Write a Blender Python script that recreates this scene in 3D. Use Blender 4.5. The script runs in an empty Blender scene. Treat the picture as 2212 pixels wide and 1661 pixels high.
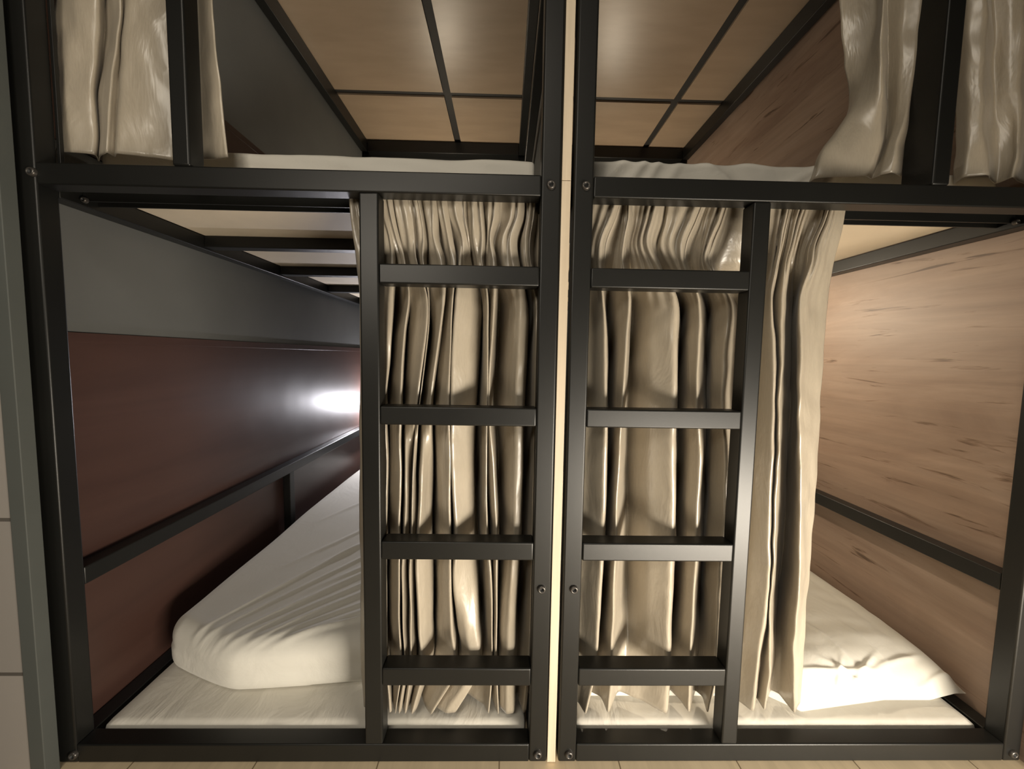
import bpy, bmesh, math, random
from mathutils import Vector, Matrix, noise

# ---------------------------------------------------------------- scene, camera, light
random.seed(7)
SC = 0.8                      # model units to metres
H0 = 1.138                    # height of the eye above the floor, model units
scene = bpy.context.scene
C = scene.collection

def P(x, y, z):
    return Vector((x * SC, y * SC, (z + H0) * SC))

cam_data = bpy.data.cameras.new('camera')
cam_data.sensor_width = 36.0
cam_data.lens = 832.24 / 2212 * 36.0
cam_data.clip_start = 0.02
cam = bpy.data.objects.new('camera', cam_data)
C.objects.link(cam)
right = Vector((0.99971848, -0.01669335, 0.01686074))
down = Vector((0.01558861, -0.07360586, -0.99716557))
fwd = Vector((0.01788708, 0.99714769, -0.07332491))
m = Matrix.Identity(4)
for i in range(3):
    m[i][0] = right[i]; m[i][1] = -down[i]; m[i][2] = -fwd[i]
m.translation = P(0, 0, 0)
cam.matrix_world = m
scene.camera = cam

vs = scene.view_settings
vs.view_transform = 'Standard'; vs.look = 'None'; vs.gamma = 1.0; vs.use_curve_mapping = False
vs.exposure = 0.7

world = bpy.data.worlds.new('world'); scene.world = world
world.use_nodes = True
world.node_tree.nodes['Background'].inputs['Color'].default_value = (0.75, 0.68, 0.55, 1)
world.node_tree.nodes['Background'].inputs['Strength'].default_value = 0.015

def area(name, loc, target, size, power, color, sy=None):
    d = bpy.data.lights.new(name, 'AREA'); d.energy = power; d.color = color
    d.shape = 'RECTANGLE'; d.size = size; d.size_y = sy or size
    o = bpy.data.objects.new(name, d); C.objects.link(o)
    o.location = P(*loc)
    o.rotation_euler = (P(*target) - P(*loc)).to_track_quat('-Z', 'Y').to_euler()
    return o
def point(name, loc, power, color, r=0.02):
    d = bpy.data.lights.new(name, 'POINT'); d.energy = power; d.color = color; d.shadow_soft_size = r
    o = bpy.data.objects.new(name, d); C.objects.link(o); o.location = P(*loc)
    return o
WARM = (1.0, 0.86, 0.66); COOL = (0.95, 0.93, 1.0); SOFT = (1.0, 0.90, 0.75)
# aisle: a ceiling light to the right, and the lit lower bunk across the aisle
area('aisle_ceiling_light', (-0.3, -0.5, 1.65), (0.0, 1.1, 0.2), 0.4, 4.0, SOFT)
lo_ = area('opposite_lower_bunk_light', (1.35, -0.55, -0.98), (0.40, 1.1, -0.80), 1.0, 19.5, SOFT, 0.35)
lo_.data.spread = math.radians(108)
area('opposite_upper_bunk_light', (-0.8, -0.7, 0.70), (-0.5, 1.1, 0.40), 0.5, 4.5, SOFT, 0.3)

# ---------------------------------------------------------------- materials
def mat(name, col, rough=0.6, metal=0.0, spec=0.5):
    m = bpy.data.materials.new(name); m.use_nodes = True
    b = m.node_tree.nodes['Principled BSDF']
    b.inputs['Base Color'].default_value = (*col, 1); b.inputs['Roughness'].default_value = rough
    b.inputs['Metallic'].default_value = metal; b.inputs['Specular IOR Level'].default_value = spec
    return m
def nt(m):
    t = m.node_tree; return t, t.nodes, t.links, t.nodes['Principled BSDF']
def coords(n, l, scale=(1, 1, 1), rot=(0, 0, 0), loc=(0, 0, 0)):
    tc = n.new('ShaderNodeTexCoord'); mp = n.new('ShaderNodeMapping')
    mp.inputs['Scale'].default_value = scale; mp.inputs['Rotation'].default_value = rot
    mp.inputs['Location'].default_value = loc
    l.new(tc.outputs['Object'], mp.inputs['Vector']); return mp.outputs['Vector']
def tex_noise(n, l, vec, scale, detail=4, rough=0.55, dist=0.0):
    t = n.new('ShaderNodeTexNoise'); t.inputs['Scale'].default_value = scale
    t.inputs['Detail'].default_value = detail; t.inputs['Roughness'].default_value = rough
    t.inputs['Distortion'].default_value = dist
    l.new(vec, t.inputs['Vector']); return t.outputs['Fac']
def ramp(n, l, fac, stops):
    r = n.new('ShaderNodeValToRGB'); e = r.color_ramp.elements
    e[0].position, e[0].color = stops[0][0], (*stops[0][1], 1)
    e[1].position, e[1].color = stops[-1][0], (*stops[-1][1], 1)
    for p, c in stops[1:-1]:
        x = e.new(p); x.color = (*c, 1)
    l.new(fac, r.inputs['Fac']); return r.outputs['Color']
def bump(n, l, b, h, strength, dist):
    x = n.new('ShaderNodeBump'); x.inputs['Strength'].default_value = strength
    x.inputs['Distance'].default_value = dist
    l.new(h, x.inputs['Height']); l.new(x.outputs['Normal'], b.inputs['Normal'])
def mixrgb(n, l, fac, a, b_, mode='MIX'):
    x = n.new('ShaderNodeMix'); x.data_type = 'RGBA'; x.blend_type = mode
    if isinstance(fac, float): x.inputs[0].default_value = fac
    else: l.new(fac, x.inputs[0])
    for s, v in ((6, a), (7, b_)):
        if isinstance(v, tuple): x.inputs[s].default_value = (*v, 1)
        else: l.new(v, x.inputs[s])
    return x.outputs[2]

M = {}
def painted_metal():
    m = mat('black_painted_steel', (0.01, 0.01, 0.009), 0.40, 0, 0.42); t, n, l, b = nt(m)
    v = coords(n, l, (1, 1, 1))
    f = tex_noise(n, l, v, 900, 2)
    bump(n, l, b, f, 0.12, 0.0006)
    g = tex_noise(n, l, v, 3, 3)
    l.new(ramp(n, l, g, [(0.3, (0.005, 0.005, 0.0045)), (0.7, (0.008, 0.008, 0.007))]), b.inputs['Base Color'])
    return m
M['metal'] = painted_metal()
def satin():
    m = mat('taupe_satin', (0.40, 0.335, 0.255), 0.31, 0, 0.8); t, n, l, b = nt(m)
    v = coords(n, l, (1, 1, 1))
    w = tex_noise(n, l, coords(n, l, (700, 700, 60)), 1, 2)
    l.new(mixrgb(n, l, 0.35, (0.345, 0.30, 0.235), ramp(n, l, w, [(0.3, (0.295, 0.257, 0.20)), (0.7, (0.395, 0.348, 0.275))])), b.inputs['Base Color'])
    h = tex_noise(n, l, coords(n, l, (14, 14, 5)), 1, 4, 0.6, 0.6)
    bump(n, l, b, h, 0.35, 0.012)
    b.inputs['Sheen Weight'].default_value = 0.1; b.inputs['Sheen Roughness'].default_value = 0.3
    b.inputs['Anisotropic'].default_value = 0.5
    b.inputs['Subsurface Weight'].default_value = 0.0
    return m
M['satin'] = satin()
def sheet(name, col, bs=0.25):
    m = mat(name, col, 0.75, 0, 0.25); t, n, l, b = nt(m)
    f = tex_noise(n, l, coords(n, l, (9, 5, 9)), 1, 5, 0.55, 0.8)
    bump(n, l, b, f, bs, 0.02)
    b.inputs['Sheen Weight'].default_value = 0.15
    return m
M['sheet'] = sheet('white_cotton_sheet', (0.72, 0.69, 0.62))
M['duvet'] = sheet('white_duvet_cotton', (0.63, 0.61, 0.55), 0.18)
def wood_panel():
    m = mat('oak_laminate', (0.30, 0.2, 0.14), 0.5); t, n, l, b = nt(m)
    v = coords(n, l, (6, 0.9, 5.5))
    f = tex_noise(n, l, v, 1.0, 8, 0.62, 1.2)
    base = ramp(n, l, f, [(0.25, (0.22, 0.145, 0.105)), (0.5, (0.31, 0.22, 0.165)), (0.75, (0.40, 0.30, 0.235))])
    f2 = tex_noise(n, l, coords(n, l, (20, 1.2, 34)), 1.0, 5, 0.6, 0.6)
    fine = ramp(n, l, f2, [(0.3, (0.72, 0.72, 0.72)), (0.7, (1.12, 1.1, 1.08))])
    c1 = mixrgb(n, l, 0.55, base, fine, 'MULTIPLY')
    f3 = tex_noise(n, l, coords(n, l, (7, 2.9, 32)), 1.0, 4, 0.62, 0.9)
    crack = ramp(n, l, f3, [(0.325, (0.28, 0.23, 0.19)), (0.35, (0.60, 0.53, 0.47)), (0.40, (1, 1, 1))])
    c2 = mixrgb(n, l, 0.85, c1, crack, 'MULTIPLY')
    l.new(c2, b.inputs['Base Color']); bump(n, l, b, f2, 0.08, 0.003)
    return m
M['oak'] = wood_panel()
def brown_panel():
    m = mat('red_brown_laminate', (0.09, 0.04, 0.03), 0.37); t, n, l, b = nt(m)
    f = tex_noise(n, l, coords(n, l, (5, 0.8, 9)), 1.0, 6, 0.6, 1.0)
    l.new(ramp(n, l, f, [(0.3, (0.046, 0.022, 0.017)), (0.7, (0.068, 0.034, 0.026))]), b.inputs['Base Color'])
    bump(n, l, b, tex_noise(n, l, coords(n, l, (3, 3, 3)), 1, 2), 0.06, 0.05)
    return m
M['brown'] = brown_panel()
def paint(name, col, rough=0.7, s=5):
    m = mat(name, col, rough); t, n, l, b = nt(m)
    f = tex_noise(n, l, coords(n, l), s, 5)
    d = tuple(c * 0.93 for c in col); e = tuple(min(1, c * 1.06) for c in col)
    l.new(ramp(n, l, f, [(0.3, d), (0.7, e)]), b.inputs['Base Color'])
    bump(n, l, b, tex_noise(n, l, coords(n, l), 120, 3), 0.05, 0.002)
    return m
M['grey'] = paint('grey_wall_paint', (0.105, 0.107, 0.103))
M['corner'] = paint('grey_corner_paint', (0.072, 0.078, 0.072))
M['dark'] = paint('dark_backing', (0.02, 0.018, 0.016))
M['beige_wall'] = paint('beige_wall_paint', (0.45, 0.38, 0.32))
M['board'] = paint('beige_bed_board', (0.62, 0.53, 0.40), 0.6)
def ceiling_ply():
    m = mat('beige_ceiling_board', (0.36, 0.26, 0.17), 0.36); t, n, l, b = nt(m)
    f = tex_noise(n, l, coords(n, l, (3, 12, 3)), 1, 5)
    l.new(ramp(n, l, f, [(0.3, (0.36, 0.272, 0.19)), (0.7, (0.42, 0.32, 0.228))]), b.inputs['Base Color'])
    bump(n, l, b, tex_noise(n, l, coords(n, l), 150, 2), 0.12, 0.001)
    return m
M['ply'] = ceiling_ply()
def pale_wood():
    m = mat('pale_birch_edge', (0.62, 0.48, 0.32), 0.55); t, n, l, b = nt(m)
    f = tex_noise(n, l, coords(n, l, (60, 60, 2.5)), 1, 5, 0.6, 0.4)
    l.new(ramp(n, l, f, [(0.3, (0.42, 0.345, 0.25)), (0.7, (0.53, 0.45, 0.34))]), b.inputs['Base Color'])
    return m
M['birch'] = pale_wood()
def floor_mat():
    m = mat('pale_wood_floor', (0.5, 0.4, 0.25), 0.45); t, n, l, b = nt(m)
    v = coords(n, l, (1, 1, 1), (0, 0, math.radians(90)))
    br = n.new('ShaderNodeTexBrick'); l.new(v, br.inputs['Vector'])
    br.inputs['Color1'].default_value = (0.88, 0.73, 0.50, 1); br.inputs['Color2'].default_value = (0.82, 0.67, 0.45, 1)
    br.inputs['Mortar'].default_value = (0.30, 0.22, 0.13, 1); br.inputs['Scale'].default_value = 1.0
    br.inputs['Mortar Size'].default_value = 0.0015; br.inputs['Brick Width'].default_value = 1.2
    br.inputs['Row Height'].default_value = 0.27
    f = tex_noise(n, l, coords(n, l, (30, 3, 3)), 1, 6, 0.6, 1)
    g = ramp(n, l, f, [(0.35, (0.85, 0.83, 0.8)), (0.65, (1.08, 1.06, 1.05))])
    l.new(mixrgb(n, l, 0.6, br.outputs['Color'], g, 'MULTIPLY'), b.inputs['Base Color'])
    return m
M['floor'] = floor_mat()
def tile_mat():
    m = mat('stone_tile', (0.3, 0.27, 0.24), 0.6); t, n, l, b = nt(m)
    v = coords(n, l, (1, 1, 1), (math.radians(90), 0, 0), (0, -0.089, 0))
    br = n.new('ShaderNodeTexBrick'); l.new(v, br.inputs['Vector'])
    br.inputs['Color1'].default_value = (0.30, 0.275, 0.25, 1); br.inputs['Color2'].default_value = (0.26, 0.24, 0.22, 1)
    br.inputs['Mortar'].default_value = (0.09, 0.08, 0.07, 1); br.inputs['Scale'].default_value = 1.0
    br.inputs['Mortar Size'].default_value = 0.004; br.inputs['Brick Width'].default_value = 0.6
    br.inputs['Row Height'].default_value = 0.328
    l.new(br.outputs['Color'], b.inputs['Base Color'])
    return m
M['tile'] = tile_mat()
M['bolt'] = mat('bolt_steel', (0.075, 0.068, 0.062), 0.32, 0.6)
M['socket'] = mat('bolt_socket', (0.01, 0.01, 0.01), 0.6)
M['lamp'] = mat('lamp_white_plastic', (0.8, 0.8, 0.78), 0.4)
def glow(name, col, s):
    m = mat(name, col); b = m.node_tree.nodes['Principled BSDF']
    b.inputs['Emission Color'].default_value = (*col, 1); b.inputs['Emission Strength'].default_value = s
    return m
M['glow_warm'] = glow('warm_lamp_diffuser', (1.0, 0.85, 0.62), 6)
M['glow_cool'] = glow('cool_lamp_diffuser', (0.97, 0.96, 1.0), 8)

# ---------------------------------------------------------------- mesh helpers
def link(name, me, material, parent=None, smooth=False):
    o = bpy.data.objects.new(name, me); C.objects.link(o)
    if material: me.materials.append(material)
    if smooth:
        for p in me.polygons: p.use_smooth = True
    if parent: o.parent = parent
    return o
def add_box(bm, x0, x1, y0, y1, z0, z1, bev=0.0):
    r = bmesh.ops.create_cube(bm, size=1.0)
    vs_ = r['verts']
    for v in vs_:
        v.co = P((x0 + x1) / 2 + v.co.x * (x1 - x0), (y0 + y1) / 2 + v.co.y * (y1 - y0), (z0 + z1) / 2 + v.co.z * (z1 - z0))
    if bev:
        es = list({e for v in vs_ for e in v.link_edges})
        bmesh.ops.bevel(bm, geom=es, offset=bev * SC, segments=3, profile=0.5, affect='EDGES')
def box(name, x0, x1, y0, y1, z0, z1, material, parent=None, bev=0.004):
    bm = bmesh.new(); add_box(bm, x0, x1, y0, y1, z0, z1, bev)
    me = bpy.data.meshes.new(name); bm.to_mesh(me); bm.free()
    o = link(name, me, material, parent, smooth=bool(bev))
    if bev:                                 # flat faces stay flat, only the rounded edges are smooth
        for p in me.polygons: p.use_smooth = max(abs(c) for c in p.normal) < 0.999
    return o
def boxes(name, lst, material, parent=None, bev=0.004):
    bm = bmesh.new()
    for b in lst: add_box(bm, *b, bev)
    me = bpy.data.meshes.new(name); bm.to_mesh(me); bm.free()
    return link(name, me, material, parent)
def empty(name, loc, label, cat, group=None):
    o = bpy.data.objects.new(name, None); C.objects.link(o)
    o.empty_display_size = 0.1
    o['label'] = label; o['category'] = cat
    if group: o['group'] = group
    o['_at'] = 0; del o['_at']
    BASE[o.name] = loc
    return o
BASE = {}
def settle(root):                          # move an Empty to the thing's base, parts stay where they are
    loc = P(*BASE[root.name])
    root.location = loc
    for ch in root.children: ch.location = ch.location - loc
def tag(o, label, cat, group=None):
    o['label'] = label; o['category'] = cat
    if group: o['group'] = group
    return o
def struct(o):
    o['kind'] = 'structure'; return o
def origin_to_base(o):                     # put a one-mesh thing's origin at its lowest centre
    me = o.data
    xs = [v.co for v in me.vertices]
    c = Vector(((min(v.x for v in xs) + max(v.x for v in xs)) / 2, (min(v.y for v in xs) + max(v.y for v in xs)) / 2, min(v.z for v in xs)))
    me.transform(Matrix.Translation(-c)); o.location = c
    return o
def bolt(parent, x, z, y=1.0, r=0.0115):
    bm = bmesh.new()
    prof = [(0.0, -0.0008), (0.42, -0.0008), (0.45, -0.007), (0.72, -0.0078), (0.92, -0.005), (1.0, -0.001), (1.02, 0.002)]
    rings = []
    seg = 28
    for q, (f, d) in enumerate(prof):
        if f == 0: rings.append([bm.verts.new(P(x, y + d, z))]); continue
        n_ = seg
        rings.append([bm.verts.new(P(x + math.cos(2 * math.pi * i / n_) * r * f, y + d, z + math.sin(2 * math.pi * i / n_) * r * f)) for i in range(n_)])
    for i in range(seg):
        f0 = bm.faces.new((rings[0][0], rings[1][(i + 1) % seg], rings[1][i])); f0.material_index = 1
    for a in range(1, len(rings) - 1):
        for i in range(seg):
            f1 = bm.faces.new((rings[a][i], rings[a][(i + 1) % seg], rings[a + 1][(i + 1) % seg], rings[a + 1][i]))
            f1.material_index = 1 if a == 1 else 0; f1.smooth = True
    bmesh.ops.recalc_face_normals(bm, faces=bm.faces)
    me = bpy.data.meshes.new('bolt'); bm.to_mesh(me); bm.free()
    o = link('bolt', me, M['bolt'], parent); me.materials.append(M['socket'])
    return o

# ---------------------------------------------------------------- cloth
def curtain(name, table, parent=None, nsub=7, nz=90, ripple=0.0, pinch=(), wrinkle=0.004, seed=0.0, thick=0.0022, ripple_top=0.44, ripple_len=0.2, smooth=3):
    """a folded cloth: each row of the table is a height and the plan of the folds there"""
    zs = [t[0] for t in table]; n = len(table[0][1])
    def row_at(z):
        if z >= zs[0]: return table[0][1]
        if z <= zs[-1]: return table[-1][1]
        for i in range(len(zs) - 1):
            if zs[i] >= z >= zs[i + 1]:
                t = (zs[i] - z) / (zs[i] - zs[i + 1])
                p0 = table[max(i - 1, 0)]; p1 = table[i]; p2 = table[i + 1]; p3 = table[min(i + 2, len(zs) - 1)]
                out = []
                for k in range(n):
                    q = []
                    for c in (0, 1):
                        d = p2[0] - p1[0]
                        m1 = (p2[1][k][c] - p0[1][k][c]) / (p2[0] - p0[0]) * d
                        m2 = (p3[1][k][c] - p1[1][k][c]) / (p3[0] - p1[0]) * d
                        t2 = t * t; t3 = t2 * t
                        q.append((2 * t3 - 3 * t2 + 1) * p1[1][k][c] + (t3 - 2 * t2 + t) * m1 + (-2 * t3 + 3 * t2) * p2[1][k][c] + (t3 - t2) * m2)
                    out.append(tuple(q))
                return out
    bm = bmesh.new(); grid = []
    for j in range(nz + 1):
        f = j / nz
        z = zs[0] + (zs[-1] - zs[0]) * f
        cp = row_at(z)
        pts = []
        for k in range(n - 1):
            for s in range(nsub):
                t = s / nsub
                pts.append((cp[k][0] * (1 - t) + cp[k + 1][0] * t, cp[k][1] * (1 - t) + cp[k + 1][1] * t, k + t))
        pts.append((cp[-1][0], cp[-1][1], n - 1.0))
        for it in range(smooth):                              # round the folds a little
            q = list(pts)
            for i in range(1, len(pts) - 1):
                q[i] = ((pts[i - 1][0] + 2 * pts[i][0] + pts[i + 1][0]) / 4, (pts[i - 1][1] + 2 * pts[i][1] + pts[i + 1][1]) / 4, pts[i][2])
            pts = q
        row = []
        for (x, y, u) in pts:
            a = 0.0
            if ripple:
                e = max(0.0, 1 - abs(z - (ripple_top - ripple_len * 0.55)) / ripple_len) ** 0.8
                if pinch:
                    a = 0.0
                    for pk in pinch:
                        g = math.exp(-((u - pk) / 0.75) ** 2)
                        if g > 0.01: a += ripple * e * g * math.sin(6.283 * (u - pk) / 0.5)
                else:
                    a = ripple * e * math.sin(u * 5.1 + seed) * (0.6 + 0.4 * math.sin(u * 1.7 + 1))
                x += a * 0.5
            w = noise.noise(Vector((x * 11 + seed, y * 9, z * 7))) * wrinkle + noise.noise(Vector((x * 30, seed, z * 16))) * wrinkle * 0.5 + noise.noise(Vector((x * 22 + z * 9, seed + 9, z * 12 - x * 8))) * wrinkle * 0.55
            w2 = noise.noise(Vector((u * 0.8, seed + 4, z * 6))) * wrinkle * 0.7
            row.append(bm.verts.new(P(x + w2, y + a + w, z)))
        grid.append(row)
    for j in range(nz):
        for i in range(len(grid[0]) - 1):
            bm.faces.new((grid[j][i], grid[j + 1][i], grid[j + 1][i + 1], grid[j][i + 1]))
    me = bpy.data.meshes.new(name); bm.to_mesh(me); bm.free()
    o = link(name, me, M['satin'], parent, smooth=True)
    md = o.modifiers.new('thickness', 'SOLIDIFY'); md.thickness = thick; md.offset = 0
    return o
def rounded_slab(name, x0, x1, y0, y1, z0, z1, r, nx, ny, nz, material, deform=None, parent=None):
    """a box with rounded edges and corners, dense enough to carry wrinkles"""
    hx, hy, hz = (x1 - x0) / 2, (y1 - y0) / 2, (z1 - z0) / 2
    c = Vector(((x0 + x1) / 2, (y0 + y1) / 2, (z0 + z1) / 2))
    bm = bmesh.new(); vd = {}
    def V(i, j, k):
        key = (i, j, k)
        if key not in vd:
            p = Vector((-hx + 2 * hx * i / nx, -hy + 2 * hy * j / ny, -hz + 2 * hz * k / nz))
            rr = min(r, hz * 0.999)
            inner = Vector((max(-hx + rr, min(hx - rr, p.x)), max(-hy + rr, min(hy - rr, p.y)), max(-hz + rr, min(hz - rr, p.z))))
            d = p - inner
            if d.length > 1e-9: p = inner + d.normalized() * rr
            p = p + c
            if deform: p = deform(p)
            vd[key] = bm.verts.new(P(*p))
        return vd[key]
    for i in range(nx):
        for j in range(ny):
            bm.faces.new((V(i, j, nz), V(i + 1, j, nz), V(i + 1, j + 1, nz), V(i, j + 1, nz)))
            bm.faces.new((V(i, j, 0), V(i, j + 1, 0), V(i + 1, j + 1, 0), V(i + 1, j, 0)))
    for i in range(nx):
        for k in range(nz):
            bm.faces.new((V(i, 0, k), V(i + 1, 0, k), V(i + 1, 0, k + 1), V(i, 0, k + 1)))
            bm.faces.new((V(i, ny, k), V(i, ny, k + 1), V(i + 1, ny, k + 1), V(i + 1, ny, k)))
    for j in range(ny):
        for k in range(nz):
            bm.faces.new((V(0, j, k), V(0, j, k + 1), V(0, j + 1, k + 1), V(0, j + 1, k)))
            bm.faces.new((V(nx, j, k), V(nx, j + 1, k), V(nx, j + 1, k + 1), V(nx, j, k + 1)))
    me = bpy.data.meshes.new(name); bm.to_mesh(me); bm.free()
    return link(name, me, material, parent, smooth=True)
def ridge(px, py, ax, ay, bx, by, w):
    """height 0..1 of a soft crease running from a to b"""
    dx, dy = bx - ax, by - ay; L2 = dx * dx + dy * dy
    t = ((px - ax) * dx + (py - ay) * dy) / L2
    L = math.sqrt(L2)
    s = ((px - ax) * dy - (py - ay) * dx) / L
    e = 1.0
    if t < 0: e = math.exp(-(t * L / 0.05) ** 2)
    elif t > 1: e = math.exp(-((t - 1) * L / 0.05) ** 2)
    return math.exp(-(s / w) ** 2) * e * (0.25 + 0.75 * max(0.0, min(1.0, t * 3.0)))

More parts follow.
